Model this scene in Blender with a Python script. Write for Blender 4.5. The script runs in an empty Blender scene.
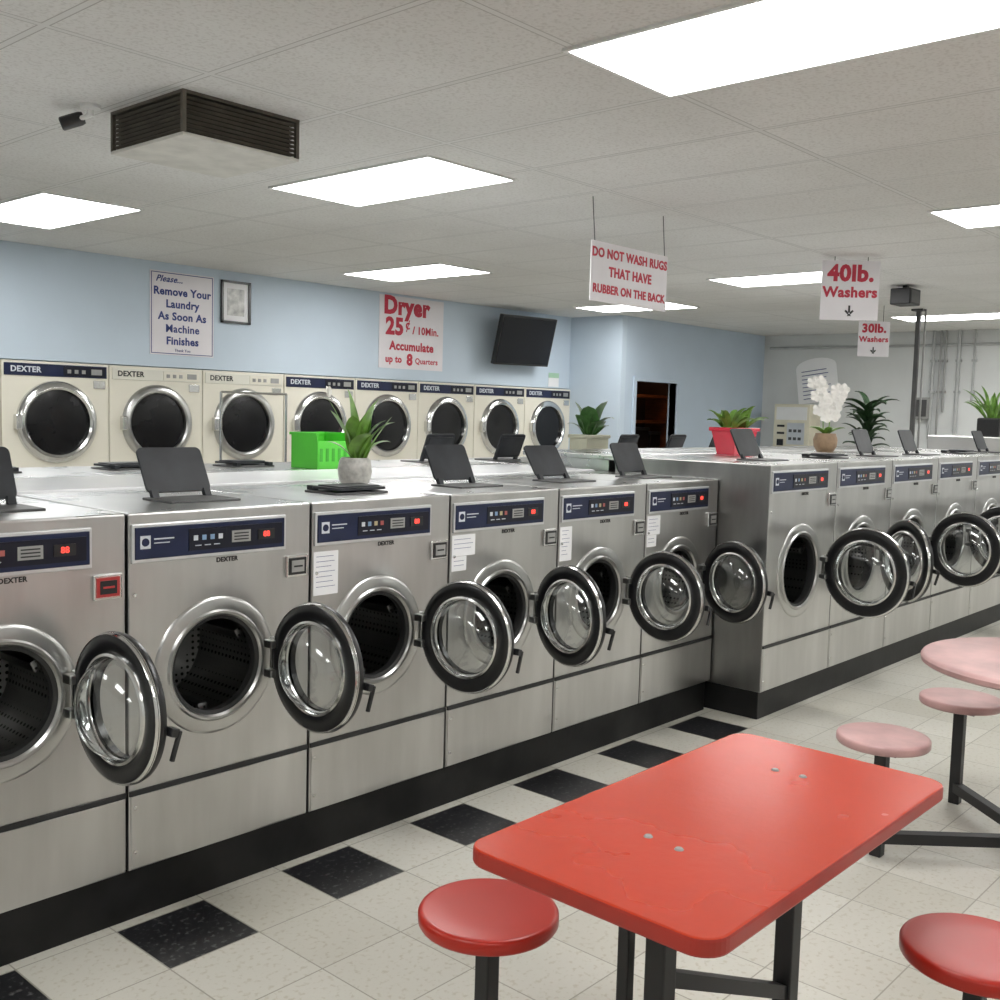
import bpy, bmesh, math, random
from mathutils import Matrix, Vector
random.seed(7)
S=bpy.context.scene
COL=S.collection
pi=math.pi
try:
    S.view_settings.view_transform='Standard'
    S.view_settings.look='None'
except Exception: pass

# ---------------------------------------------------------------- materials
def nt(name):
    m=bpy.data.materials.new(name); m.use_nodes=True
    t=m.node_tree; b=t.nodes['Principled BSDF']
    return m,t,b
def mat(name,c,rough=.5,metal=0.,var=.06,scale=8.,bump=0.,bscale=200.,coat=0.,stretch=None,rvar=.0,spec=None,ior=None):
    m,t,b=nt(name)
    b.inputs['Roughness'].default_value=rough; b.inputs['Metallic'].default_value=metal
    if coat: b.inputs['Coat Weight'].default_value=coat; b.inputs['Coat Roughness'].default_value=.08
    if spec is not None: b.inputs['Specular IOR Level'].default_value=spec
    tc=t.nodes.new('ShaderNodeTexCoord'); mp=t.nodes.new('ShaderNodeMapping')
    t.links.new(tc.outputs['Object'],mp.inputs['Vector'])
    if stretch: mp.inputs['Scale'].default_value=stretch
    n=t.nodes.new('ShaderNodeTexNoise'); n.inputs['Scale'].default_value=scale; n.inputs['Detail'].default_value=4
    t.links.new(mp.outputs[0],n.inputs['Vector'])
    r=t.nodes.new('ShaderNodeValToRGB')
    r.color_ramp.elements[0].position=.3; r.color_ramp.elements[1].position=.7
    a=[max(0,x*(1-var)) for x in c]; d=[min(1,x*(1+var)) for x in c]
    r.color_ramp.elements[0].color=(*a,1); r.color_ramp.elements[1].color=(*d,1)
    t.links.new(n.outputs['Fac'],r.inputs['Fac']); t.links.new(r.outputs[0],b.inputs['Base Color'])
    if rvar:
        mr=t.nodes.new('ShaderNodeMapRange'); mr.inputs['To Min'].default_value=max(.02,rough-rvar); mr.inputs['To Max'].default_value=rough+rvar
        t.links.new(n.outputs['Fac'],mr.inputs['Value']); t.links.new(mr.outputs[0],b.inputs['Roughness'])
    if bump:
        n2=t.nodes.new('ShaderNodeTexNoise'); n2.inputs['Scale'].default_value=bscale
        bp=t.nodes.new('ShaderNodeBump'); bp.inputs['Strength'].default_value=bump; bp.inputs['Distance'].default_value=.004
        t.links.new(mp.outputs[0],n2.inputs['Vector'])
        t.links.new(n2.outputs['Fac'],bp.inputs['Height']); t.links.new(bp.outputs[0],b.inputs['Normal'])
    return m
def emis(name,c,s,base=None):
    m,t,b=nt(name)
    b.inputs['Base Color'].default_value=(*(base or c),1)
    b.inputs['Emission Color'].default_value=(*c,1); b.inputs['Emission Strength'].default_value=s
    return m
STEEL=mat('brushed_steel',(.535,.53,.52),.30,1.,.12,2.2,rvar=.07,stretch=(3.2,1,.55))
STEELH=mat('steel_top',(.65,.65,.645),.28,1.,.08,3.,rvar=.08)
STEELD=mat('shaded_side_steel',(.33,.33,.325),.34,1.,.16,3.,rvar=.06,stretch=(1,2.5,.6))  # darker steel copy, shade on the washer sides put into its colour
CHROME=mat('chrome',(.68,.68,.67),.17,1.,.04,10,rvar=.03)
SATIN=mat('satin_ring_metal',(.50,.50,.49),.28,1.,.06,12)
EDGEM=mat('panel_edge_metal',(.66,.67,.68),.35,.8,.04,12)
BLACK=mat('black_plastic',(.012,.012,.013),.28,0,.2,10)
BLACKM=mat('black_paint',(.014,.014,.015),.5,0,.3,6)
PLINTH=mat('plinth_paint',(.009,.009,.009),.45,0,.5,8,.15,30,spec=.25)
RUB=mat('rubber',(.02,.02,.02),.6)
NAVY=mat('navy_panel',(.014,.020,.055),.35,0,.15,12,spec=.3)
PANELK=mat('panel_black',(.008,.009,.018),.3,0,.2,12,spec=.3)
WHITEP=mat('white_print',(.62,.65,.70),.5)
BLUEB=mat('blue_button',(.22,.34,.52),.4)
AMBER=mat('amber_button',(.45,.38,.22),.4)
REDB=mat('red_button',(.38,.10,.09),.4)
REDD=emis('red_digits',(1,.07,.05),1.6)
REDP=mat('red_plastic',(.45,.04,.04),.4)
CREAM=mat('cream_enamel',(.74,.71,.61),.35,0,.03,3)
CREAM2=mat('pale_enamel',(.70,.69,.61),.35,0,.03,3)
DGLASS=mat('dark_dryer_glass',(.009,.009,.010),.18,0,.3,5,spec=.35)
WBLUE=mat('light_blue_wall_paint',(.54,.63,.72),.6,0,.03,2.,.05,120)
WBLUE2=mat('blue_wall_paint',(.49,.58,.68),.6,0,.03,2.,.05,120)
WWHITE=mat('white_block_paint',(.66,.675,.67),.6,0,.05,2.,.1,60)
PAPER=mat('white_board',(.82,.82,.83),.5,0,.03,4)
PINKB=mat('pinkish_sign_board',(.76,.73,.76),.4,0,.04,4)
INKR=mat('red_ink',(.50,.02,.05),.5,0,.1,20)
INKB=mat('blue_ink',(.02,.04,.20),.5)
INKK=mat('black_ink',(.02,.02,.02),.5)
SMOKE=mat('smoked_lid_plastic',(.024,.026,.030),.42,0,.4,6,spec=.25)
LAMI=mat('glare_white_laminate',(.80,.81,.82),.20,0,.03,3)  # laminate colour kept white to stand for glare on the washer tops
LEAF=mat('leaf_green',(.15,.30,.05),.4,0,.35,20)
LEAFD=mat('dark_leaf_green',(.045,.12,.03),.4,0,.4,20)
LEAFK=mat('deep_green_foliage',(.018,.05,.016),.5,0,.4,20)
CERA=mat('speckled_grey_ceramic',(.42,.41,.38),.35,0,.25,40)
BROWNP=mat('brown_clay_pot',(.30,.20,.12),.45,0,.2,20)
GREENP=mat('bright_green_plastic',(.10,.60,.05),.4,0,.05)
REDPOT=mat('red_pot_glaze',(.62,.03,.06),.25)
TAN=mat('tan_planter',(.42,.42,.32),.5,0,.1,8)
PETAL=mat('white_petal',(.90,.88,.84),.5)
WOOD=mat('warm_brown_wood',(.16,.055,.02),.5,0,.3,6,stretch=(1,1,8))
GREYM=mat('grey_painted_metal',(.34,.34,.33),.45,.3,.1,8)
PIPEG=mat('pale_grey_pipe_paint',(.42,.43,.43),.5,0,.1,8)
DGREYM=mat('dark_grey_painted_metal',(.07,.07,.07),.5,0,.1,8)
BEIGE=mat('beige_plastic',(.70,.66,.52),.45)
WHITEM=mat('white_metal',(.75,.75,.74),.4,0,.02)
TVS=mat('tv_screen',(.006,.007,.010),.25,0,.2,3,spec=.3)
DARKSLOT=mat('vent_dark',(.028,.024,.018),.6,0,.4,20)
VENTW=mat('vent_dusty_metal',(.60,.585,.54),.6,.0,.12,10)
VENTB=mat('vent_frame_brown',(.10,.088,.07),.5,.2,.25,10)
PHOTO=mat('framed_print',(.42,.42,.40),.3,0,.7,14)
REDT=mat('red_laminate',(.50,.040,.012),.27,0,.07,2.2,.14,30,rvar=.07,spec=.38)
REDE=mat('red_table_edge',(.34,.020,.010),.35,0,.1,8)
REDS=mat('red_stool_top',(.40,.020,.010),.30,0,.04,3,rvar=.03,spec=.4)
PINKT=mat('worn_pink_laminate',(.52,.31,.30),.35,0,.20,7,.1,40)
LIGHTW=emis('fluorescent_diffuser',(1.,.998,.985),14.2)
GL=bpy.data.materials.new('clear_door_glass'); GL.use_nodes=True; t=GL.node_tree; t.nodes.clear()
ou=t.nodes.new('ShaderNodeOutputMaterial'); mixs=t.nodes.new('ShaderNodeMixShader'); tr=t.nodes.new('ShaderNodeBsdfTransparent'); gs=t.nodes.new('ShaderNodeBsdfGlossy')
tr.inputs[0].default_value=(.74,.76,.76,1); gs.inputs[0].default_value=(.85,.87,.87,1); gs.inputs['Roughness'].default_value=.12
lw_=t.nodes.new('ShaderNodeLayerWeight'); lw_.inputs['Blend'].default_value=.42
n_=t.nodes.new('ShaderNodeTexNoise'); n_.inputs['Scale'].default_value=9
ad=t.nodes.new('ShaderNodeMath'); ad.operation='MULTIPLY_ADD'; ad.inputs[1].default_value=.12
t.links.new(n_.outputs['Fac'],ad.inputs[0]); t.links.new(lw_.outputs['Fresnel'],ad.inputs[2])
t.links.new(ad.outputs[0],mixs.inputs[0]); t.links.new(tr.outputs[0],mixs.inputs[1]); t.links.new(gs.outputs[0],mixs.inputs[2]); t.links.new(mixs.outputs[0],ou.inputs[0])
DR,t,b=nt('perforated_drum'); b.inputs['Metallic'].default_value=1.; b.inputs['Roughness'].default_value=.32
tc=t.nodes.new('ShaderNodeTexCoord'); v=t.nodes.new('ShaderNodeTexVoronoi'); v.inputs['Scale'].default_value=45; v.inputs['Randomness'].default_value=.0
r=t.nodes.new('ShaderNodeValToRGB'); r.color_ramp.elements[0].position=.22; r.color_ramp.elements[0].color=(.01,.01,.01,1); r.color_ramp.elements[1].position=.3; r.color_ramp.elements[1].color=(.24,.24,.235,1)
t.links.new(tc.outputs['Object'],v.inputs['Vector']); t.links.new(v.outputs['Distance'],r.inputs['Fac']); t.links.new(r.outputs[0],b.inputs['Base Color'])

def mathn(t,op,a,b=None,c=None):
    n=t.nodes.new('ShaderNodeMath'); n.operation=op
    for i,x in enumerate((a,b,c)):
        if x is None: continue
        if isinstance(x,(int,float)): n.inputs[i].default_value=x
        else: t.links.new(x,n.inputs[i])
    return n.outputs[0]
# floor
FLOOR,t,b=nt('vinyl_tile_floor'); b.inputs['Roughness'].default_value=.3
geo=t.nodes.new('ShaderNodeNewGeometry'); sp=t.nodes.new('ShaderNodeSeparateXYZ'); t.links.new(geo.outputs['Position'],sp.inputs[0])
X,Y=sp.outputs[0],sp.outputs[1]
u=mathn(t,'DIVIDE',mathn(t,'ADD',X,-1.5555+30.5),.305); w_=mathn(t,'DIVIDE',mathn(t,'ADD',Y,-2.6005+30.5),.305)
fu=mathn(t,'FRACT',u); fw=mathn(t,'FRACT',w_); iu=mathn(t,'FLOOR',u); iw=mathn(t,'FLOOR',w_)
cmb=t.nodes.new('ShaderNodeCombineXYZ'); t.links.new(iu,cmb.inputs[0]); t.links.new(iw,cmb.inputs[1])
wn=t.nodes.new('ShaderNodeTexWhiteNoise'); wn.noise_dimensions='3D'; t.links.new(cmb.outputs[0],wn.inputs['Vector'])
n1=t.nodes.new('ShaderNodeTexNoise'); n1.inputs['Scale'].default_value=55; n1.inputs['Detail'].default_value=4; t.links.new(geo.outputs['Position'],n1.inputs['Vector'])
n2=t.nodes.new('ShaderNodeTexNoise'); n2.inputs['Scale'].default_value=1.3; n2.inputs['Detail'].default_value=5; t.links.new(geo.outputs['Position'],n2.inputs['Vector'])
cr=t.nodes.new('ShaderNodeValToRGB'); e=cr.color_ramp.elements; e[0].color=(.47,.45,.385,1); e[1].color=(.65,.635,.58,1)
ssum=mathn(t,'ADD',mathn(t,'MULTIPLY',wn.outputs['Value'],.45),mathn(t,'MULTIPLY',n2.outputs['Fac'],.55)); t.links.new(ssum,cr.inputs['Fac'])
sr=t.nodes.new('ShaderNodeValToRGB'); sr.color_ramp.elements[0].position=.33; sr.color_ramp.elements[0].color=(.84,.81,.75,1); sr.color_ramp.elements[1].position=.45; sr.color_ramp.elements[1].color=(1,1,1,1)
t.links.new(n1.outputs['Fac'],sr.inputs['Fac'])
mx=t.nodes.new('ShaderNodeMixRGB'); mx.blend_type='MULTIPLY'; mx.inputs[0].default_value=1; t.links.new(cr.outputs[0],mx.inputs[1]); t.links.new(sr.outputs[0],mx.inputs[2])
br=t.nodes.new('ShaderNodeValToRGB'); br.color_ramp.elements[0].position=.56; br.color_ramp.elements[0].color=(.010,.010,.012,1); br.color_ramp.elements[1].position=.72; br.color_ramp.elements[1].color=(.11,.11,.11,1)
t.links.new(n1.outputs['Fac'],br.inputs['Fac'])
row=mathn(t,'LESS_THAN',mathn(t,'ABSOLUTE',mathn(t,'SUBTRACT',Y,2.753)),.1525)
par=mathn(t,'LESS_THAN',mathn(t,'FRACT',mathn(t,'DIVIDE',mathn(t,'ADD',X,-1.5555+30.5),.61)),.5)
lim=mathn(t,'LESS_THAN',X,5.1)
blk=mathn(t,'MULTIPLY',mathn(t,'MULTIPLY',row,par),lim)
m2=t.nodes.new('ShaderNodeMixRGB'); t.links.new(blk,m2.inputs[0]); t.links.new(mx.outputs[0],m2.inputs[1]); t.links.new(br.outputs[0],m2.inputs[2])
def edge(f): return mathn(t,'LESS_THAN',mathn(t,'MINIMUM',f,mathn(t,'SUBTRACT',1.,f)),.0075)
grt=mathn(t,'MAXIMUM',edge(fu),edge(fw))
m3=t.nodes.new('ShaderNodeMixRGB'); t.links.new(grt,m3.inputs[0]); t.links.new(m2.outputs[0],m3.inputs[1]); m3.inputs[2].default_value=(.30,.285,.24,1)
t.links.new(m3.outputs[0],b.inputs['Base Color'])
mr=t.nodes.new('ShaderNodeMapRange'); mr.inputs['To Min'].default_value=.22; mr.inputs['To Max'].default_value=.44; t.links.new(n2.outputs['Fac'],mr.inputs['Value']); t.links.new(mr.outputs[0],b.inputs['Roughness'])
# ceiling
CEIL,t,b=nt('ceiling_tile'); b.inputs['Roughness'].default_value=.85
geo=t.nodes.new('ShaderNodeNewGeometry'); sp=t.nodes.new('ShaderNodeSeparateXYZ'); t.links.new(geo.outputs['Position'],sp.inputs[0]); X,Y=sp.outputs[0],sp.outputs[1]
u=mathn(t,'DIVIDE',mathn(t,'ADD',X,-2.83+30.5),.61); w_=mathn(t,'DIVIDE',mathn(t,'ADD',Y,-1.01+61.),1.22)
def edge2(f,e): return mathn(t,'LESS_THAN',mathn(t,'MINIMUM',f,mathn(t,'SUBTRACT',1.,f)),e)
fu=mathn(t,'FRACT',u); fw=mathn(t,'FRACT',w_)
bar=mathn(t,'MAXIMUM',edge2(fu,.019),edge2(fw,.0095)); bar_shadow=mathn(t,'MAXIMUM',edge2(fu,.027),edge2(fw,.0135))
n1=t.nodes.new('ShaderNodeTexNoise'); n1.inputs['Scale'].default_value=70; n1.inputs['Detail'].default_value=5; t.links.new(geo.outputs['Position'],n1.inputs['Vector'])
n2=t.nodes.new('ShaderNodeTexNoise'); n2.inputs['Scale'].default_value=.8; n2.inputs['Detail'].default_value=4; t.links.new(geo.outputs['Position'],n2.inputs['Vector'])
cr=t.nodes.new('ShaderNodeValToRGB'); e=cr.color_ramp.elements; e[0].position=.3;e[1].position=.7; e[0].color=(.64,.63,.61,1); e[1].color=(.75,.745,.73,1); t.links.new(n2.outputs['Fac'],cr.inputs['Fac'])
sr=t.nodes.new('ShaderNodeValToRGB'); sr.color_ramp.elements[0].position=.35; sr.color_ramp.elements[0].color=(.86,.85,.84,1); sr.color_ramp.elements[1].position=.5; sr.color_ramp.elements[1].color=(1,1,1,1); t.links.new(n1.outputs['Fac'],sr.inputs['Fac'])
mx=t.nodes.new('ShaderNodeMixRGB'); mx.blend_type='MULTIPLY'; mx.inputs[0].default_value=1; t.links.new(cr.outputs[0],mx.inputs[1]); t.links.new(sr.outputs[0],mx.inputs[2])
m2=t.nodes.new('ShaderNodeMixRGB'); t.links.new(bar_shadow,m2.inputs[0]); t.links.new(mx.outputs[0],m2.inputs[1]); m2.inputs[2].default_value=(.42,.41,.39,1)  # painted shadow line along the ceiling grid bars
m3=t.nodes.new('ShaderNodeMixRGB'); t.links.new(bar,m3.inputs[0]); t.links.new(m2.outputs[0],m3.inputs[1]); m3.inputs[2].default_value=(.67,.665,.65,1)
t.links.new(m3.outputs[0],b.inputs['Base Color'])
bp=t.nodes.new('ShaderNodeBump'); bp.inputs['Strength'].default_value=.3; bp.inputs['Distance'].default_value=.004; t.links.new(n1.outputs['Fac'],bp.inputs['Height']); t.links.new(bp.outputs[0],b.inputs['Normal'])

# ---------------------------------------------------------------- mesh helpers
def finish(bm,name,m,smooth=False):
    bmesh.ops.recalc_face_normals(bm,faces=bm.faces)
    me=bpy.data.meshes.new(name); bm.to_mesh(me); bm.free()
    ms=m if isinstance(m,(list,tuple)) else [m]
    for x in ms: me.materials.append(x)
    if smooth:
        for p in me.polygons: p.use_smooth=True
        try: me.set_sharp_from_angle(angle=math.radians(38))
        except Exception: pass
    return me
def addbox(bm,x0,x1,y0,y1,z0,z1,mi=0,bev=0.,M=None):
    r=bmesh.ops.create_cube(bm,size=1.)
    vs=r['verts']
    for v in vs:
        v.co=Vector(((x0+x1)/2+v.co.x*(x1-x0),(y0+y1)/2+v.co.y*(y1-y0),(z0+z1)/2+v.co.z*(z1-z0)))
    fs=set(f for v in vs for f in v.link_faces)
    if bev:
        es=set(e for f in fs for e in f.edges)
        rr=bmesh.ops.bevel(bm,geom=list(es),offset=bev,segments=2,affect='EDGES',profile=.5)
        fs=set(rr['faces'])|set(f for v in rr['verts'] for f in v.link_faces)
    for f in fs: f.material_index=mi
    if M is not None:
        for v in set(v for f in fs for v in f.verts): v.co=M@v.co
def addlathe(bm,prof,n=48,mi=0,M=None,closed=False):
    rings=[]
    for (r,z) in prof:
        if r<1e-6: rings.append([bm.verts.new((0,0,z))])
        else: rings.append([bm.verts.new((r*math.cos(2*pi*i/n),r*math.sin(2*pi*i/n),z)) for i in range(n)])
    pairs=list(zip(rings[:-1],rings[1:]))
    if closed: pairs.append((rings[-1],rings[0]))
    for a,b in pairs:
        for i in range(n):
            j=(i+1)%n
            if len(a)==1 and len(b)==1: continue
            if len(a)==1: f=bm.faces.new((a[0],b[i],b[j]))
            elif len(b)==1: f=bm.faces.new((a[i],a[j],b[0]))
            else: f=bm.faces.new((a[i],a[j],b[j],b[i]))
            f.material_index=mi
    if M is not None:
        for rg in rings:
            for v in rg: v.co=M@v.co
def addtube(bm,p0,p1,r,n=10,mi=0,square=False):
    p0=Vector(p0);p1=Vector(p1);d=p1-p0;L=d.length
    q=d.to_track_quat('Z','Y').to_matrix().to_4x4()
    M=Matrix.Translation(p0)@q
    if square: addbox(bm,-r,r,-r,r,0,L,mi,0,M)
    else: addlathe(bm,[(0,0),(r,0),(r,L),(0,L)],n,mi,M)
RX=Matrix.Rotation(pi/2,4,'X')      # lathe axis +z -> -y
def box(name,m,x0,x1,y0,y1,z0,z1,bev=0.):
    bm=bmesh.new(); addbox(bm,x0,x1,y0,y1,z0,z1,0,bev); return finish(bm,name,m)
def roundrect(bm,w,h,r,z0,z1,mi=0,n=6,M=None,side=None):
    pts=[]
    for cx,cy,a0 in ((w/2-r,h/2-r,0),(-w/2+r,h/2-r,pi/2),(-w/2+r,-h/2+r,pi),(w/2-r,-h/2+r,3*pi/2)):
        for i in range(n+1):
            a=a0+pi/2*i/n; pts.append((cx+r*math.cos(a),cy+r*math.sin(a)))
    lo=[bm.verts.new((x,y,z0)) for x,y in pts]; hi=[bm.verts.new((x,y,z1)) for x,y in pts]
    fs=[bm.faces.new(hi),bm.faces.new(lo[::-1])]
    for f in fs: f.material_index=mi
    for i in range(len(pts)):
        j=(i+1)%len(pts); f=bm.faces.new((lo[i],lo[j],hi[j],hi[i])); f.material_index=mi if side is None else side
    if M is not None:
        for v in lo+hi: v.co=M@v.co
def textmesh(name,s,size,m,bold=0.,ext=.0012,align='CENTER',shear=0.,space=1.):
    c=bpy.data.curves.new('tmp_text','FONT'); c.body=s; c.size=size; c.align_x=align; c.align_y='CENTER'
    c.extrude=ext; c.offset=bold*size; c.shear=shear; c.resolution_u=3; c.space_line=space
    if bold: c.space_character=1.07
    o=bpy.data.objects.new('tmp_text',c); COL.objects.link(o)
    dg=bpy.context.evaluated_depsgraph_get(); dg.update()
    me=bpy.data.meshes.new_from_object(o.evaluated_get(dg)); me.name=name
    COL.objects.unlink(o); bpy.data.objects.remove(o)
    me.materials.clear(); me.materials.append(m)
    return me
def obj(name,data,loc=(0,0,0),rot=(0,0,0),parent=None,label=None,cat=None,group=None,kind=None,bevel=0):
    o=bpy.data.objects.new(name,data); COL.objects.link(o)
    o.location=loc; o.rotation_euler=rot
    if parent is not None: o.parent=parent
    if label: o['label']=label
    if cat: o['category']=cat
    if group: o['group']=group
    if kind: o['kind']=kind
    if bevel:
        b=o.modifiers.new('bevel','BEVEL'); b.width=bevel; b.segments=2; b.limit_method='ANGLE'; b.angle_limit=math.radians(50)
    return o
def empty(name,loc,rot=(0,0,0),**k): 
    o=obj(name,None,loc,rot,**k); o.empty_display_size=.1; return o
def clone(src,loc,rot=(0,0,0),label=None,skip=(),group=None):
    new=src.copy(); COL.objects.link(new); new.location=loc; new.rotation_euler=rot
    if label: new['label']=label
    if group: new['group']=group
    def rec(s,d):
        for ch in s.children:
            base=ch.name.split('.')[0]
            if base in skip: continue
            c=ch.copy(); COL.objects.link(c); c.parent=d; c.matrix_parent_inverse=ch.matrix_parent_inverse.copy(); rec(ch,c)
    rec(src,new); return new
def child(o,name): 
    for c in o.children:
        if c.name.split('.')[0]==name: return c
def remat(o,*ms):
    me=o.data.copy()
    for i,m in enumerate(ms): me.materials[i]=m
    o.data=me

# ---------------------------------------------------------------- room
ZC=2.804; YB=8.29; XF=14.1; YBUMP=7.5; XB=10.54
X0=-2.6; Y0=-2.6
bm=bmesh.new(); addbox(bm,X0-.1,XF+.1,Y0-.1,9.4,-.1,0); obj('floor',finish(bm,'floor',FLOOR),kind='structure')
bm=bmesh.new(); addbox(bm,X0-.1,XF+.1,Y0-.1,9.4,ZC,ZC+.1); obj('ceiling',finish(bm,'ceiling',CEIL),kind='structure')
bm=bmesh.new(); addbox(bm,X0,XB,YB,YB+.1,1.915,ZC); addbox(bm,X0,2.6,YB,YB+.1,0,1.915); addbox(bm,2.5,XB,9.3,9.4,0,ZC)
obj('wall_back',finish(bm,'wall_back',WBLUE),kind='structure')
bm=bmesh.new(); addbox(bm,XB+.1,10.86,YBUMP,YBUMP+.1,0,ZC); addbox(bm,11.78,XF,YBUMP,YBUMP+.1,0,ZC); addbox(bm,10.86,11.78,YBUMP,YBUMP+.1,2.03,ZC)
obj('wall_alcove',finish(bm,'wall_alcove',WBLUE2),kind='structure')
obj('wall_jog',box('wall_jog',WBLUE,XB,XB+.1,YBUMP,9.4,0,ZC),kind='structure')
obj('wall_far',box('wall_far',WWHITE,XF,XF+.1,Y0,9.4,0,ZC),kind='structure')
obj('wall_side',box('wall_side',WWHITE,X0,XF,Y0-.1,Y0,0,ZC),kind='structure')
obj('wall_near',box('wall_near',WWHITE,X0-.1,X0,Y0,9.4,0,ZC),kind='structure')
bm=bmesh.new()
addbox(bm,10.80,10.86,YBUMP-.02,YBUMP+.12,0,2.09); addbox(bm,11.78,11.84,YBUMP-.02,YBUMP+.12,0,2.09); addbox(bm,10.86,11.78,YBUMP-.02,YBUMP+.12,2.03,2.09)
obj('trim_1',finish(bm,'trim_1',WBLUE2),kind='structure')
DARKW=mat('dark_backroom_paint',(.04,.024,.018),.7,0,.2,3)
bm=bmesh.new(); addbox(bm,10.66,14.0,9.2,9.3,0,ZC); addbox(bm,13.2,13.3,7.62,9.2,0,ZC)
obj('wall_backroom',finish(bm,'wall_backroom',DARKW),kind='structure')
rk=empty('wooden_shelf',(12.55,8.6,0),label='warm brown wooden shelf seen through the dark doorway',cat='shelf')
bm=bmesh.new()
for x in (-.5,.46): addbox(bm,x,x+.04,-.2,.2,0,1.9)
for z in (.1,.6,1.1,1.5,1.86): addbox(bm,-.5,.5,-.2,.2,z,z+.04)
obj('shelf_frame',finish(bm,'shelf_frame',WOOD),parent=rk)
for x0,x1,h_ in ((-.3,.1,.30),(.15,.4,.24)):
    e=empty('storage_box',(12.55+(x0+x1)/2,8.6,1.141),label='black storage box on the wooden shelf',cat='box')
    obj('box_body',box('box_body',BLACKM,-(x1-x0)/2,(x1-x0)/2,-.12,.12,0,h_-.04,.01),parent=e)
    obj('box_lid',box('box_lid',DGREYM,-(x1-x0)/2-.008,(x1-x0)/2+.008,-.128,.128,h_-.04,h_,.006),parent=e)
l=bpy.data.lights.new('bulb','POINT'); l.energy=5; l.color=(1,.5,.2); l.shadow_soft_size=.08
lp=empty('light_bulb',(12.1,8.1,2.75),label='warm bulb in the back room',cat='light bulb')
bm=bmesh.new(); addlathe(bm,[(0,-.1),(.03,-.09),(.035,-.05),(.015,0),(0,.054)],16)
obj('bulb',finish(bm,'bulb',emis('warm_bulb',(1,.5,.2),5),True),parent=lp)
obj('bulb_light',l,(12.1,8.0,2.45))

# ---------------------------------------------------------------- ceiling lights
def troffer(x0,y0,first=[None]):
    if first[0] is None:
        e=empty('ceiling_light',(x0+.305,y0+.61,ZC),label='rectangular fluorescent ceiling panel light glowing white',cat='ceiling light',group='fluorescent ceiling panels')
        bm=bmesh.new()
        for a in ((-.322,-.305,-.625,.625),(.305,.322,-.625,.625),(-.305,.305,-.625,-.61),(-.305,.305,.61,.625)):
            addbox(bm,a[0],a[1],a[2],a[3],-.010,0)
        obj('light_frame',finish(bm,'light_frame',WHITEM),parent=e)
        obj('light_diffuser',box('light_diffuser',LIGHTW,-.305,.305,-.61,.61,-.008,-.002),parent=e)
        first[0]=e; return e
    return clone(first[0],(x0+.305,y0+.61,ZC))
for x,y in [(2.80,1.03),(3.55,3.68),(6.18,6.24),(2.86,6.15),(9.5,6.2),(8.1,3.65),(6.13,1.05),(12.0,3.6),(9.5,1.03),(12.3,1.03),(-.5,1.03),(-.5,3.68),(2.83,-1.6),(6.15,-1.6),(-.5,-1.6),(9.5,-1.6),(12.3,-1.6)]:  # trailing entries are unseen panels added for reflections and a brighter far end
    troffer(x,y)

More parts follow.
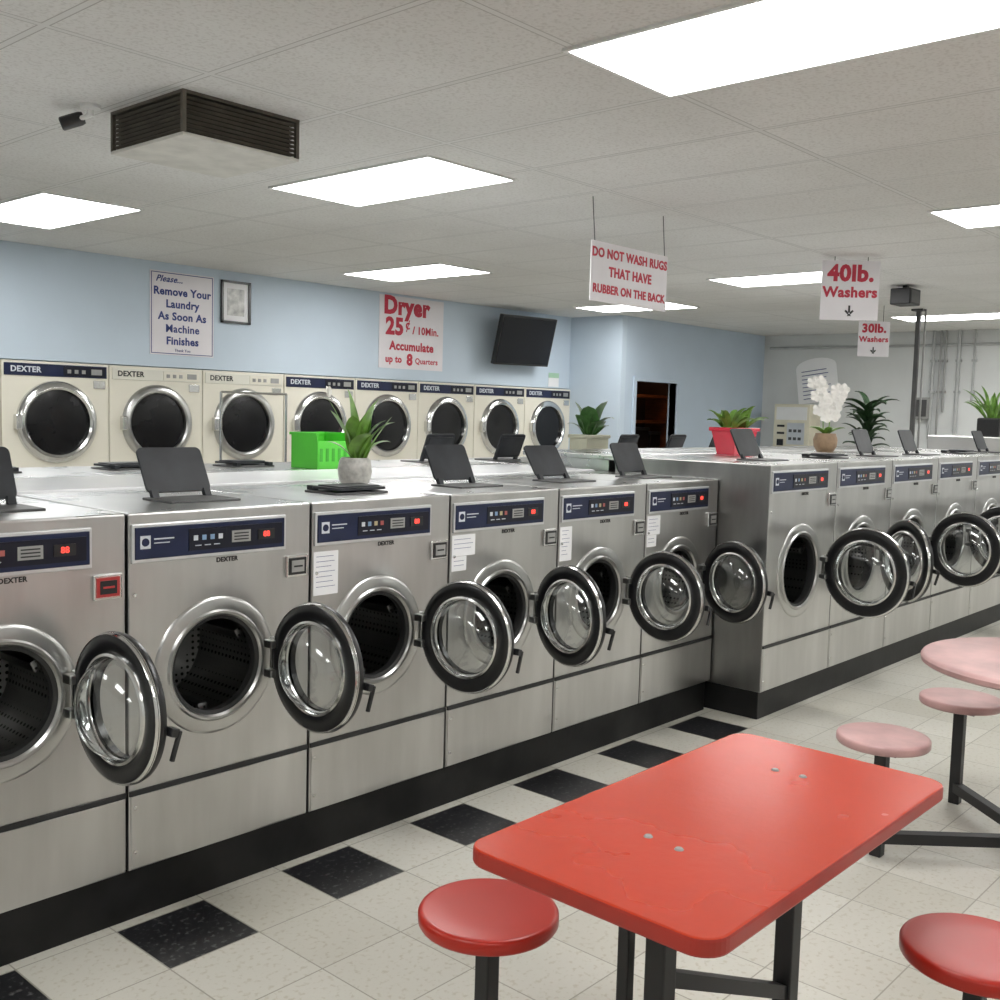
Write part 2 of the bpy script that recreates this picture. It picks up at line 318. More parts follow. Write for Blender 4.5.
# ---------------------------------------------------------------- washers
def make_washer(w,h,dp,R,zc,loc,label,group,panx=(-.325,.225),cxr=0.,ro=None):
    e=empty('washing_machine',loc,label=label,cat='washing machine',group=group)
    hw=w/2-.004; ri=R-.05
    bm=bmesh.new(); n=64; circ=[];rect=[]
    corners=[(hw,h),(-hw,h),(-hw,0),(hw,0)]
    angs=[2*pi*i/n for i in range(n)]
    ca=[math.atan2(z-zc,x-cxr)%(2*pi) for x,z in corners]
    idx={}
    for k,a in enumerate(ca):
        i=min(range(n),key=lambda i:abs(angs[i]-a)); idx[i]=corners[k]
    for i,a in enumerate(angs):
        c,s=math.cos(a),math.sin(a)
        circ.append(bm.verts.new((cxr+ri*c,0,zc+ri*s)))
        if i in idx: x,z=idx[i]
        else:
            tx=((hw-cxr) if c>0 else (-hw-cxr))/c if abs(c)>1e-9 else 1e9
            tz=((h-zc) if s>0 else -zc)/s if abs(s)>1e-9 else 1e9
            tt=min(tx,tz); x,z=cxr+tt*c,zc+tt*s
        rect.append(bm.verts.new((x,0,z)))
    for i in range(n):
        j=(i+1)%n; bm.faces.new((circ[i],circ[j],rect[j],rect[i]))
    back=[bm.verts.new((v.co.x,dp,v.co.z)) for v in rect]
    for i in range(n):
        j=(i+1)%n; f=bm.faces.new((rect[i],rect[j],back[j],back[i]))
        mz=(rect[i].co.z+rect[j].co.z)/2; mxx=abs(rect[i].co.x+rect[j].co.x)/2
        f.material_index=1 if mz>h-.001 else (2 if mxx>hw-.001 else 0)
    bm.faces.new(back[::-1])
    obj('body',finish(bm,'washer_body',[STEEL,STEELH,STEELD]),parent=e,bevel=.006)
    obj('service_panel',box('service_panel',STEEL,-hw+.006,hw-.006,-.004,0.002,.006,.236,.002),parent=e)
    obj('seam_strip',box('seam_strip',BLACKM,-hw+.002,hw-.002,-.006,.002,.238,.254),parent=e)  # black strip stands in for the dark groove above the service panel
    bm=bmesh.new(); addlathe(bm,[(0,.004),(.006,.003),(.007,0)],8,0,RX); sm=finish(bm,'screw',CHROME,True)
    for z in (.06,.2,h-.25): obj('screw',sm,(-hw+.02,-.003,z),parent=e)
    bm=bmesh.new(); addlathe(bm,[(ri-.012,-.03),(ri-.012,.006),(ri-.006,.013),(ri+.002,.014),(ri+.008,.008),(R-.012,.007),(R-.004,.005),(R,0)],64,0,Matrix.Translation((cxr,0,zc))@RX)
    obj('door_frame',finish(bm,'washer_ring',SATIN,True),parent=e)
    bm=bmesh.new(); addlathe(bm,[(ri-.011,.005),(ri-.024,-.002),(ri-.024,-.03),(ri-.01,-.05)],64,0,Matrix.Translation((cxr,0,zc))@RX)
    obj('door_gasket',finish(bm,'gasket',RUB,True),parent=e)
    bm=bmesh.new(); addlathe(bm,[(ri-.015,-.04),(ri+.03,-.05),(ri+.03,-.42),(ri*.6,-.44),(.05,-.43),(0,-.42)],64,0)
    for k in range(3):
        M=Matrix.Rotation(2*pi*k/3+.5,4,'Z'); addbox(bm,ri-.035,ri+.03,-.02,.02,-.4,-.07,0,.008,M)
    me=finish(bm,'drum',DR,True)
    me.transform(RX)
    obj('drum',me,(cxr,0,zc),parent=e)
    k=w/.693; x0,x1=panx[0]*k,panx[1]*k; zt=h-.044; zb=zt-.098
    bm=bmesh.new(); addbox(bm,x0-.010,x1+.008,-.009,.002,zb-.012,zt+.010,1,.003); addbox(bm,x0,x1,-.012,-.004,zb,zt,0,.002)
    cp=obj('control_panel',finish(bm,'control_panel',[NAVY,EDGEM]),parent=e)
    L=x1-x0
    obj('keypad_window',box('keypad_window',PANELK,x0+L*.33,x1-.012,-.0145,-.011,zb+.014,zt-.014),parent=cp)
    bm=bmesh.new()
    for i in range(4): addbox(bm,x0+L*(.36+.055*i),x0+L*(.36+.055*i)+.015,-.016,-.014,zb+.046,zb+.062,(0,1,2,3)[i])
    for i in range(3): addbox(bm,x0+L*(.37+.062*i),x0+L*(.37+.062*i)+.022,-.0155,-.014,zb+.028,zb+.031,0)
    obj('keypad',finish(bm,'keypad',[WHITEP,BLUEB,AMBER,REDB]),parent=cp)
    bm=bmesh.new(); addbox(bm,x0+.016,x0+.050,-.0135,-.0115,zb+.032,zb+.072,0)
    addlathe(bm,[(0,.0025),(.012,.0025),(.013,0)],20,1,Matrix.Translation((x0+.033,-.0128,zb+.052))@RX)
    addbox(bm,x0+.062,x0+.13,-.0135,-.0115,zb+.058,zb+.062); addbox(bm,x0+.062,x0+.115,-.0135,-.0115,zb+.046,zb+.049)
    obj('emblem',finish(bm,'emblem',[WHITEP,NAVY],True),parent=cp)
    bm=bmesh.new(); addbox(bm,x0+L*.615,x0+L*.745,-.017,-.014,zb+.030,zb+.068,0)
    for i in range(3): addbox(bm,x0+L*.63,x0+L*.73,-.018,-.0165,zb+.037+i*.010,zb+.041+i*.010,1)
    obj('card_window',finish(bm,'card_window',[GREYM,INKK]),parent=cp)
    dm=textmesh('digits','88',.026,REDD,.0)
    bm=bmesh.new(); addbox(bm,x0+L*.80,x0+L*.92,-.0165,-.014,zb+.032,zb+.066)
    dp_=obj('display',finish(bm,'display_window',BLACK),parent=cp)
    obj('digits',dm,(x0+L*.86,-.0172,zb+.049),(pi/2,0,0),parent=dp_)
    lm=textmesh('brand_lettering','DEXTER',.021,INKK,.03,.0008)
    obj('lettering',lm,(x0+L*.60,-.0012,zb-.026),(pi/2,0,0),parent=e)
    bm=bmesh.new(); xc=hw-.062; zc2=zb-.072
    addbox(bm,xc-.045,xc+.045,-.012,.002,zc2-.038,zc2+.038,0,.004)
    ch=obj('coin_box',finish(bm,'coin_box',CHROME),parent=e)
    bm=bmesh.new(); addbox(bm,xc-.036,xc+.036,-.0145,-.011,zc2-.029,zc2+.029,0); addbox(bm,xc-.026,xc+.026,-.017,-.014,zc2-.020,zc2+.020,1)
    addbox(bm,xc-.018,xc+.018,-.0185,-.0165,zc2-.003,zc2+.003,0)
    obj('coin_slot',finish(bm,'coin_slot',[BLACK,GREYM]),parent=ch)
    lw=.25; ly=.22; lx=.06
    bm=bmesh.new(); addbox(bm,lx-lw/2-.01,lx+lw/2+.01,ly-.02,ly+.17,h-.001,h+.008,0,.003)
    sb=obj('soap_hopper',finish(bm,'soap_hopper',DGREYM),parent=e)
    bm=bmesh.new(); roundrect(bm,lw,.17,.02,-.004,.006,0,5,Matrix.Translation((0,-.09,0)))
    addbox(bm,-lw/2+.02,lw/2-.02,-.155,-.025,.004,.012,0,.003)
    addbox(bm,-lw/2+.01,-lw/2+.035,-.012,.03,-.012,.006,0); addbox(bm,lw/2-.035,lw/2-.01,-.012,.03,-.012,.006,0)
    obj('lid',finish(bm,'soap_lid',SMOKE,True),(lx,ly+.15,h+.020),(math.radians(-112),0,0),parent=sb)
    if ro is None: ro=R-.011
    bm=bmesh.new(); C=Matrix.Translation((-ro,0,0))@RX
    addlathe(bm,[(.72*ro,-.010),(.76*ro,-.016),(.86*ro,-.019),(.95*ro,-.016),(.99*ro,-.008),(ro,.004),(ro-.004,.018),(.87*ro,.028),(.72*ro,.034),(.65*ro,.030),(.645*ro,.008)],64,0,C)
    d=obj('door',finish(bm,'washer_door',BLACK,True),(cxr+ro-.012,-.035,zc),(0,0,0),parent=e,label='round glass door with black rim swung open')
    bm=bmesh.new(); addlathe(bm,[(.655*ro,0),(.66*ro,-.014),(.69*ro,-.022),(.725*ro,-.019),(.745*ro,-.010)],64,0,C)
    addlathe(bm,[(.955*ro,-.0145),(.97*ro,-.0155),(.985*ro,-.011),(.995*ro,-.004)],64,0,C)
    obj('chrome_ring',finish(bm,'door_chrome_ring',CHROME,True),parent=d)
    g=.66*ro; prof=[(g,-.012)]
    for i in range(1,9):
        a=pi/2*i/8; prof.append((g*(1-.10*math.sin(a))*math.cos(a)**.5 if i<8 else 0,-.012-.075*math.sin(a)))
    bm=bmesh.new(); addlathe(bm,prof,48,0,C)
    obj('door_glass',finish(bm,'door_bowl',GL,True),parent=d)
    bm=bmesh.new(); hx=-2*ro
    Mh=Matrix.Translation((hx-.004,-.034,-.03))@Matrix.Rotation(math.radians(18),4,'X')
    addbox(bm,-.008,.03,-.012,.012,-.012,.012,0,.003,Mh); addbox(bm,-.010,.002,-.020,-.008,-.075,.008,0,.003,Mh)
    obj('handle',finish(bm,'door_handle',BLACK),parent=d)
    bm=bmesh.new(); addbox(bm,-.014,.012,-.006,.010,-.07,.07,0,.003)
    for z in (-.05,.05): addbox(bm,-.03,.012,-.008,.036,z-.014,z+.014,0,.004)
    obj('hinge',finish(bm,'door_hinge',SATIN),parent=d)
    return e
def setdoor(o,a): child(o,'door').rotation_euler=(0,0,math.radians(a))
def setlid(o,a):
    l=child(child(o,'soap_hopper'),'lid'); l.rotation_euler=(math.radians(a),0,0)
W=.692; XW=.915; YF=2.931; ZB=.163; HT=1.276-ZB
G1='front-loading washers in the near row'
first=make_washer(W,HT,.80,.225,.765-ZB,(XW+W*.5,YF,ZB),'stainless steel front-loading washer, round door open, red coin window',G1,cxr=-.033)
nearw=[first]
labels=['','stainless steel front-loading washer with round door open beside soap lid',
 'stainless steel washer, open door, taped note, lily pot on top',
 'stainless steel washer with open door and two taped white notes',
 'stainless steel washer with door half open and taped note','stainless steel washer at the row end beside taller washers']
for k in range(1,6): nearw.append(clone(first,(XW+W*(k+.5),YF,ZB),label=labels[k]))
for o,a in zip(nearw,[93,92,96,79,88,77]): setdoor(o,a)
for o,a in zip(nearw,[-112,-118,0,-116,-122,-114]): setlid(o,a)
cs=child(child(first,'coin_box'),'coin_slot'); remat(cs,REDP,BLACK); cs['label']='red bordered coin slot'
kp=child(child(nearw[1],'control_panel'),'keypad'); remat(kp,WHITEP,BLUEB,BLUEB,WHITEP)
def note(o,x0,x1,z0,z1):
    n=obj('paper_note',box('paper_note',PAPER,x0,x1,-.003,-.0012,z0,z1),(0,0,0),parent=o,label='taped white paper note')
    bm=bmesh.new(); zz=z1-.018
    while zz>z0+.015: addbox(bm,x0+.012,x1-.012-random.random()*.03,-.0038,-.0028,zz,zz+.0015); zz-=.018
    obj('note_writing',finish(bm,'note_lines',INKB),parent=n)
h=HT
note(nearw[2],-.335,-.225,h-.33,h-.175); note(nearw[3],-.335,-.20,h-.25,h-.165); note(nearw[3],-.335,-.25,h-.31,h-.252)
note(nearw[4],-.335,-.25,h-.33,h-.175); note(nearw[5],-.335,-.22,h-.26,h-.165); note(nearw[5],-.335,-.25,h-.32,h-.262)
G2='front-loading washers in the back-to-back row'
for k in range(-4,7):
    o=clone(first,(4.8+.69*k,5.17,ZB),(0,0,pi),label='stainless steel washer facing the dryers, only its top and lid showing',group=G2,skip=('screw','lettering','hinge','seam_strip'))
    setdoor(o,0); setlid(o,-112 if (k in (0,1,3,4,5)) else 0)
obj('washer_plinth',box('washer_plinth',PLINTH,.6,5.04,YF+.015,3.72,0,ZB,.004),label='glossy black painted plinth under the near washer row',cat='plinth')
obj('washer_plinth',box('washer_plinth_b',PLINTH,1.6,9.3,4.38,5.155,0,ZB),label='black plinth under the back-to-back washer row',cat='plinth')
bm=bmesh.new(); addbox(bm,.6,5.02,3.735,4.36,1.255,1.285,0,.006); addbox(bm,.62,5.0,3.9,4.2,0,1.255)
obj('utility_counter',finish(bm,'utility_counter',LAMI),label='laminate cover between washer rows, whitened to stand for glare',cat='counter')
W2=.82; X2=5.07; Y2=2.63; ZB2=.15; H2=1.37-ZB2
G3='large front-loading washers'
big=make_washer(W2,H2,1.0,.262,.775-ZB2,(X2+W2*.5,Y2,ZB2),'large stainless steel washer at the row corner, door open',G3,cxr=-.02,ro=.252)
bw=[big]+[clone(big,(X2+W2*(k+.5),Y2,ZB2),label='large stainless steel front-loading washer with door swung open') for k in range(1,6)]
for o,a in zip(bw,[86,55,82,80,84,80]): setdoor(o,a)
for o,a in zip(bw,[-116,0,-112,-112,0,-112]): setlid(o,a)
obj('washer_plinth',box('washer_plinth_c',PLINTH,X2+.01,X2+W2*6,Y2+.015,3.62,0,ZB2,.004),label='black plinth under the large washers',cat='plinth')
bm=bmesh.new(); addbox(bm,X2+.02,X2+W2*6,3.64,4.36,1.34,1.372,0,.006); addbox(bm,X2+.04,X2+W2*6-.02,3.7,4.3,0,1.34)
obj('utility_counter',finish(bm,'utility_counter_b',STEELH),label='steel cover behind the large washers',cat='counter')
e=empty('steel_cabinet',(10.62,3.12,0),label='tall plain steel cabinet at the end of washers',cat='cabinet')
bm=bmesh.new(); addbox(bm,-.6,.6,-.48,.5,0,1.50,0,.01); obj('body',finish(bm,'cab',STEEL),parent=e)
obj('door',box('cabdoor',STEELD,-.56,.56,-.49,-.478,.1,1.45),parent=e)

# ---------------------------------------------------------------- dryers
WD=.88; XD=4.377; YD=8.26; HD=1.906
def make_dryer(loc):
    e=empty('tumble_dryer',loc,label='cream stacked tumble dryer with round dark glass door and blue panel',cat='dryer',group='stacked dryers along the wall')
    hw=WD/2-.004
    bm=bmesh.new(); addbox(bm,-hw,hw,0,.8,0,HD,0,.006); obj('body',finish(bm,'dryer_body',CREAM),parent=e)
    bm=bmesh.new(); addbox(bm,-hw+.02,hw-.02,-.008,0.002,HD-.115,HD-.02,0,.003); 
    cp=obj('control_panel',finish(bm,'dryer_panel',NAVY),parent=e)
    bm=bmesh.new()
    addbox(bm,.05,.40,-.012,-.007,HD-.105,HD-.03,0)
    for i in range(3): addbox(bm,.08+i*.06,.11+i*.06,-.016,-.011,HD-.085,HD-.055,1)
    addbox(bm,.28,.37,-.016,-.011,HD-.09,HD-.045,1)
    obj('keypad',finish(bm,'dryer_buttons',[PANELK,GREYM]),parent=cp)
    obj('lettering',textmesh('dryer_lettering','DEXTER',.062,WHITEP,.03),(-.25,-.009,HD-.067),(pi/2,0,0),parent=cp)
    for zc in (1.43,.52):
        bm=bmesh.new(); addlathe(bm,[(.255,-.0),(.26,.03),(.275,.042),(.30,.04),(.322,.022),(.33,0)],56,0,Matrix.Translation((0,0,zc))@RX)
        d=obj('door',finish(bm,'dryer_ring',CHROME,True),parent=e,label='round chrome-ringed dryer door')
        bm=bmesh.new(); addlathe(bm,[(0,.012),(.2,.010),(.257,.004)],56,0,Matrix.Translation((0,0,zc))@RX)
        obj('door_glass',finish(bm,'dryer_glass',DGLASS,True),parent=d)
        bm=bmesh.new(); addbox(bm,-.35,-.30,-.06,0,zc-.06,zc+.06,0,.01)
        obj('handle',finish(bm,'dryer_handle',CHROME),parent=d)
    obj('seam_strip',box('dryer_seam',GREYM,-hw,hw,-.004,.001,.965,.985),parent=e)
    bm=bmesh.new(); addbox(bm,.30,.40,-.012,0,HD-.20,HD-.135,0,.003); obj('coin_slot',finish(bm,'dryer_coin',CHROME),parent=e)
    return e
dr=make_dryer((XD-.44,YD,0))
dl=[dr]+[clone(dr,(XD-.44+WD*k,YD,0)) for k in range(1,8)]
clone(dr,(XD-.44-WD,YD,0))
for o in dl[1:3]:
    o['label']='older cream stacked tumble dryer with plain pale control panel'
    cp=child(o,'control_panel'); remat(cp,CREAM2)
    lt=child(cp,'lettering'); remat(lt,INKK)
    remat(child(cp,'keypad'),CREAM,GREYM)
    for d in [c for c in o.children if c.name.startswith('door')]: remat(d,SATIN)

# ---------------------------------------------------------------- tables
def seatmesh(r,m):
    bm=bmesh.new(); addlathe(bm,[(0,.0),(r*.5,0),(r-.014,0),(r-.008,-.0008),(r-.003,-.003),(r,-.008),(r,-.028),(r-.004,-.034),(r-.012,-.037),(0,-.038)],64)
    return finish(bm,'stool_seat',m,True)
def framemesh(posts,bars):
    bm=bmesh.new()
    for (x,y,z0,z1,r) in posts: addbox(bm,x-r,x+r,y-r,y+r,z0,z1,0,.004)
    for a,b_,r in bars: addtube(bm,a,b_,r,square=True)
    return bm
tx,ty=2.035,1.115
e=empty('table_with_stools',(tx,ty,0),label='red laminate table with attached round red stools on black frame',cat='table')
bm=bmesh.new(); roundrect(bm,1.105,.57,.055,.715,.75,0,8,side=1)
o=obj('table_top',finish(bm,'red_table_top',[REDT,REDE]),parent=e,bevel=.006)
sd=[(-.265,.465),(.37,-.425)]
sm=seatmesh(.164,REDS)
for s in sd: obj('stool_seat',sm,(s[0],s[1],.460),parent=e)
posts=[(-.255,0,0,.712,.024),(-.255,.085,.05,.712,.014),(.32,.0,0,.712,.024)]
bars=[((-.255,0,.06),(.32,0,.06),.022),((-.255,0,.47),(.33,0,.20),.016)]
for s,px in zip(sd,(-.255,.32)):
    posts.append((s[0],s[1],0,.42,.021)); bars.append(((s[0],s[1],.06),(px,0,.06),.02))
bm=framemesh(posts,bars); addbox(bm,-.36,-.14,-.12,.12,.70,.714); addbox(bm,.21,.43,-.12,.12,.70,.714)
for s in sd: addbox(bm,s[0]-.08,s[0]+.08,s[1]-.08,s[1]+.08,.408,.423)
obj('frame',finish(bm,'table_frame',BLACKM),parent=e)
bm=bmesh.new(); addlathe(bm,[(0,.004),(.007,.0035),(.010,0)],14); bmh=finish(bm,'bolt',GREYM,True)
for x,y in [(-.25,.045),(-.26,-.035),(.32,.055),(.325,-.015)]: obj('bolt',bmh,(x,y,.75),parent=e)
e=empty('table_with_stools',(4.20,1.02,0),label='worn pink round table with attached pink stools on black frame',cat='table')
bm=bmesh.new(); addlathe(bm,[(0,.75),(.2,.75),(.425,.75),(.434,.748),(.44,.744),(.445,.736),(.443,.720),(.43,.712),(0,.712)],72)
obj('table_top',finish(bm,'pink_table_top',[PINKT],True),parent=e)
sd=[(-.39,.45),(.39,.43),(-.39,-.44),(.39,-.44)]
sm=seatmesh(.166,PINKT)
for s in sd: obj('stool_seat',sm,(s[0],s[1],.460),parent=e)
posts=[(0,0,0,.71,.03)]; bars=[]
for s in sd: posts.append((s[0],s[1],0.0,.42,.022)); bars.append(((s[0],s[1],.07),(0,0,.07),.02))
bm=framemesh(posts,bars); addbox(bm,-.15,.15,-.15,.15,.70,.713)
for s in sd: addbox(bm,s[0]-.08,s[0]+.08,s[1]-.08,s[1]+.08,.408,.423)
obj('frame',finish(bm,'pink_table_frame',BLACKM),parent=e)

# ---------------------------------------------------------------- signs
def sign(name,loc,w,h,lines,label,cat='sign',board=PAPER,th=.006,border=None,rotz=0):
    e=empty(name,loc,(0,0,math.radians(rotz)),label=label,cat=cat)
    obj('board',box(name+'_board',board,-w/2,w/2,0,th,0,h),parent=e)
    for (s,size,x,z,m,bold,*rest) in lines:
        obj('lettering',textmesh('lettering',s,size,m,bold,shear=rest[0] if rest else 0),(x,-.001,z),(pi/2,0,0),parent=e)
    if border:
        bm=bmesh.new(); b=.006; i=.010
        for a in ((-w/2+i,w/2-i,i,i+b),(-w/2+i,w/2-i,h-b-i,h-i),(-w/2+i,-w/2+b+i,i,h-i),(w/2-b-i,w/2-i,i,h-i)): addbox(bm,a[0],a[1],-.002,.001,a[2],a[3])
        obj('border',finish(bm,'border',border),parent=e)
    return e
yw=YB-.008
sign('wall_sign',(5.07,yw,2.02),.62,.71,[('Please...',.075,-.13,.645,INKB,.02,.4),('Remove Your',.093,0,.54,INKB,.03),('Laundry',.093,0,.435,INKB,.03),('As Soon As',.093,0,.33,INKB,.03),('Machine',.093,0,.225,INKB,.022),('Finishes',.093,0,.12,INKB,.03),('Thank You',.035,0,.042,INKB,.0)],'white wall notice with blue lettering above the dryers',board=PINKB,border=INKB)
sign('wall_sign',(7.81,yw,2.03),.93,.75,[('Dryer',.25,-.08,.645,INKR,.05),('25',.24,-.25,.43,INKR,.045),('¢',.15,-.065,.465,INKR,.015),('/ 10Min.',.11,.2,.41,INKR,.03),('Accumulate',.125,0,.235,INKR,.04),('up to',.10,-.26,.095,INKR,.035),('8',.16,-.03,.095,INKR,.05),('Quarters',.085,.22,.09,INKR,.02)],'white wall price board with red lettering above dryers',board=PINKB)
e=empty('picture_frame',(5.61,YB-.005,2.34),label='small black framed print on the blue wall',cat='picture frame')
bm=bmesh.new(); w,h,b=.31,.38,.02
for a in ((-w/2,w/2,0,b),(-w/2,w/2,h-b,h),(-w/2,-w/2+b,0,h),(w/2-b,w/2,0,h)): addbox(bm,a[0],a[1],-.02,.003,a[2],a[3])
obj('frame',finish(bm,'frame',BLACK),parent=e)
obj('mount_board',box('print',PAPER,-.14,.14,-.006,0,.015,.365),parent=e)
obj('print',box('picture',PHOTO,-.09,.09,-.008,-.006,.07,.31),parent=e)
e=empty('wall_notice',(10.22,yw,1.93),label='small white and green paper notice by the corner',cat='notice')
obj('sheet',box('sheet',PAPER,-.1,.1,0,.004,0,.17),parent=e); obj('header',box('hdr',mat('pale_green_paper',(.35,.55,.4),.6),-.1,.1,-.002,0,.11,.17),parent=e)
tv=empty('television',(9.38,8.05,2.43),label='black flat television tilted down on a wall bracket',cat='television')
T=Matrix.Rotation(math.radians(14),4,'X')
bm=bmesh.new(); addbox(bm,-.48,.48,-.03,.03,-.285,.285,0,.008,T); obj('casing',finish(bm,'tv_casing',BLACK),parent=tv)
bm=bmesh.new(); addbox(bm,-.46,.46,-.034,-.029,-.26,.265,0,0,T); obj('screen',finish(bm,'tv_screen',TVS),parent=tv)
bm=bmesh.new(); addbox(bm,-.06,.06,.0,.23,-.05,.05); addbox(bm,-.12,.12,.21,.238,-.15,.15); obj('bracket',finish(bm,'tv_bracket',BLACKM),parent=tv)
tv.rotation_euler=(0,math.radians(-1),0)

def hang(e,w,h,top,lean=0):
    for s in (-1,1):
        bm=bmesh.new(); addtube(bm,(s*(w/2-.03),.003,h),(s*(w/2-.03)+lean,.003,top),.003,6)
        obj('hanging_wire',finish(bm,'hanging_wire',DGREYM),parent=e)
e=sign('hanging_sign',(5.12,3.6,2.24),.76,.33,[('DO NOT WASH RUGS',.071,0,.268,INKR,.035),('THAT HAVE',.075,0,.17,INKR,.035),('RUBBER ON THE BACK',.0655,0,.07,INKR,.035)],'white hanging sign with red rug warning lettering',board=PINKB)
hang(e,.76,.33,ZC-2.24,-.03)
e=sign('hanging_sign',(7.53,3.34,2.345),.42,.43,[('40lb.',.16,0,.335,INKR,.045),('Washers',.103,0,.20,INKR,.04),('↓',.09,.0,.065,INKK,.04)],'white hanging sign reading 40lb. Washers',board=PINKB,rotz=-50)
hang(e,.3,.43,ZC-2.345)
e=sign('hanging_sign',(10.78,4.50,2.28),.32,.36,[('30lb.',.12,0,.285,INKR,.045),('Washers',.078,0,.175,INKR,.035),('↓',.08,.0,.06,INKK,.04)],'small white hanging sign reading 30lb. Washers',board=PINKB,rotz=-50)
hang(e,.24,.36,ZC-2.28)

# ---------------------------------------------------------------- ceiling vent
e=empty('ceiling_vent',(2.53,3.96,ZC),label='boxy ceiling air diffuser with dark louvred sides',cat='air vent')
bm=bmesh.new(); a=.275
addbox(bm,-a+.03,a-.03,-a+.03,a-.03,-.16,0); obj('core',finish(bm,'vent_core',DARKSLOT),parent=e)
bm=bmesh.new(); addbox(bm,-a,a,-a,a,-.172,-.158,0,.004); obj('bottom_plate',finish(bm,'vent_plate',VENTW),parent=e)
bm=bmesh.new(); addbox(bm,-a,a,-a,a,-.012,0)
for s in (-1,1):
    for q in (-1,1): addbox(bm,s*a-.016*(s>0),s*a+.016*(s<0),q*a-.016*(q>0),q*a+.016*(q<0),-.16,-.01)
obj('casing',finish(bm,'vent_casing',VENTB),parent=e)
bm=bmesh.new()
for i in range(8):
    z=-.024-.0172*i
    for M in (Matrix.Identity(4),Matrix.Rotation(pi/2,4,'Z'),Matrix.Rotation(pi,4,'Z'),Matrix.Rotation(-pi/2,4,'Z')):
        addbox(bm,-a+.012,a-.012,-.007,.007,-.001,.001,0,0,M@Matrix.Translation((0,-a+.016,z))@Matrix.Rotation(math.radians(-35),4,'X'))
obj('louvres',finish(bm,'vent_louvres',VENTB),parent=e)
e=empty('security_camera',(2.15,4.20,ZC),label='small dark bullet security camera on white ceiling mount',cat='camera')
bm=bmesh.new(); addlathe(bm,[(0,0),(.04,0),(.04,-.014),(.014,-.022),(.014,-.045),(0,-.045)],20); obj('mount',finish(bm,'cam_mount',WHITEM,True),parent=e)
bm=bmesh.new(); addtube(bm,(0,0,-.04),(-.03,.05,-.055),.01); obj('arm',finish(bm,'cam_arm',WHITEM,True),parent=e)
dirv=Vector((-.75,.45,-.35)).normalized(); q=dirv.to_track_quat('Z','Y').to_matrix().to_4x4()
M=Matrix.Translation((-.04,.07,-.06))@q
bm=bmesh.new(); addlathe(bm,[(0,-.05),(.024,-.045),(.028,-.03),(.028,.045),(.022,.05),(.018,.04),(0,.04)],24,0,M); obj('camera_housing',finish(bm,'cam_body',BLACK,True),parent=e)

# ---------------------------------------------------------------- column, speaker
e=empty('support_post',(11.34,4.26,0),label='slim dark grey metal support post rising to the ceiling',cat='post')
bm=bmesh.new(); addbox(bm,-.022,.022,-.022,.022,0,ZC,0,.004); addbox(bm,-.06,.06,-.06,.06,ZC-.02,ZC); obj('shaft',finish(bm,'post',DGREYM),parent=e)
bm=bmesh.new(); addtube(bm,(.045,-.055,.0),(.045,-.055,ZC),.011); obj('conduit',finish(bm,'conduit',GREYM,True),parent=e)
e=empty('ceiling_speaker',(9.35,3.64,ZC),label='dark box speaker under the ceiling by the post',cat='speaker')
bm=bmesh.new(); addbox(bm,-.12,.12,-.09,.09,-.17,-.03,0,.01); addbox(bm,-.02,.02,-.02,.02,-.03,0); obj('cabinet',finish(bm,'spk',BLACKM),parent=e)
obj('grille',box('grille',DGREYM,-.10,.10,-.094,-.09,-.15,-.05),parent=e)

# ---------------------------------------------------------------- far wall stuff
e=empty('wall_sign',(XF-.01,6.62,1.86),(0,0,-pi/2),label='white arched notice board with small text on the far wall',cat='sign')
bm=bmesh.new(); pts=[(-.30,0),(.30,0),(.30,.50)]+[(.30*math.cos(a),.50+.12*math.sin(a)) for a in [pi*i/10 for i in range(1,10)]]+[(-.30,.50)]
f_=[bm.verts.new((x,-.004,z)) for x,z in pts]; k_=[bm.verts.new((x,.003,z)) for x,z in pts]
bm.faces.new(f_); bm.faces.new(k_[::-1])
for i in range(len(pts)): j=(i+1)%len(pts); bm.faces.new((f_[i],f_[j],k_[j],k_[i]))
obj('board',finish(bm,'notice_board',mat('bright_white_board',(.92,.92,.93),.5,0,.01)),parent=e)
bm=bmesh.new()
for i in range(8): addbox(bm,-.22,.22-random.random()*.12,-.006,-.003,.06+i*.055,.07+i*.055)
obj('printed_lines',finish(bm,'lines',INKB),parent=e)
for c in e.children: c.rotation_euler=(0,math.radians(-8),0)
e=empty('change_machine',(13.9,6.85,0),(0,0,-pi/2),label='beige coin change machine on a stand against the white wall',cat='machine')
bm=bmesh.new(); addbox(bm,-.27,.27,-.15,.19,1.2,1.82,0,.01); addbox(bm,-.22,.22,-.1,.19,0,1.2); obj('cabinet',finish(bm,'cm',BEIGE),parent=e)
bm=bmesh.new(); addbox(bm,-.23,.23,-.156,-.15,1.60,1.78,0); addbox(bm,-.06,.20,-.156,-.15,1.26,1.56,1)
obj('face_plate',finish(bm,'cmp',[WHITEM,EDGEM]),parent=e)
bm=bmesh.new(); addbox(bm,-.21,-.10,-.158,-.15,1.50,1.53); addbox(bm,-.21,-.10,-.158,-.15,1.40,1.43); addbox(bm,-.20,-.11,-.17,-.15,1.24,1.33)
obj('coin_slot',finish(bm,'cms',BLACK),parent=e)
bm=bmesh.new()
for r_ in range(2):
    for c in range(3): addbox(bm,-.03+c*.07,.015+c*.07,-.162,-.155,1.32+r_*.11,1.36+r_*.11)
obj('keypad',finish(bm,'cmb',DGREYM),parent=e)
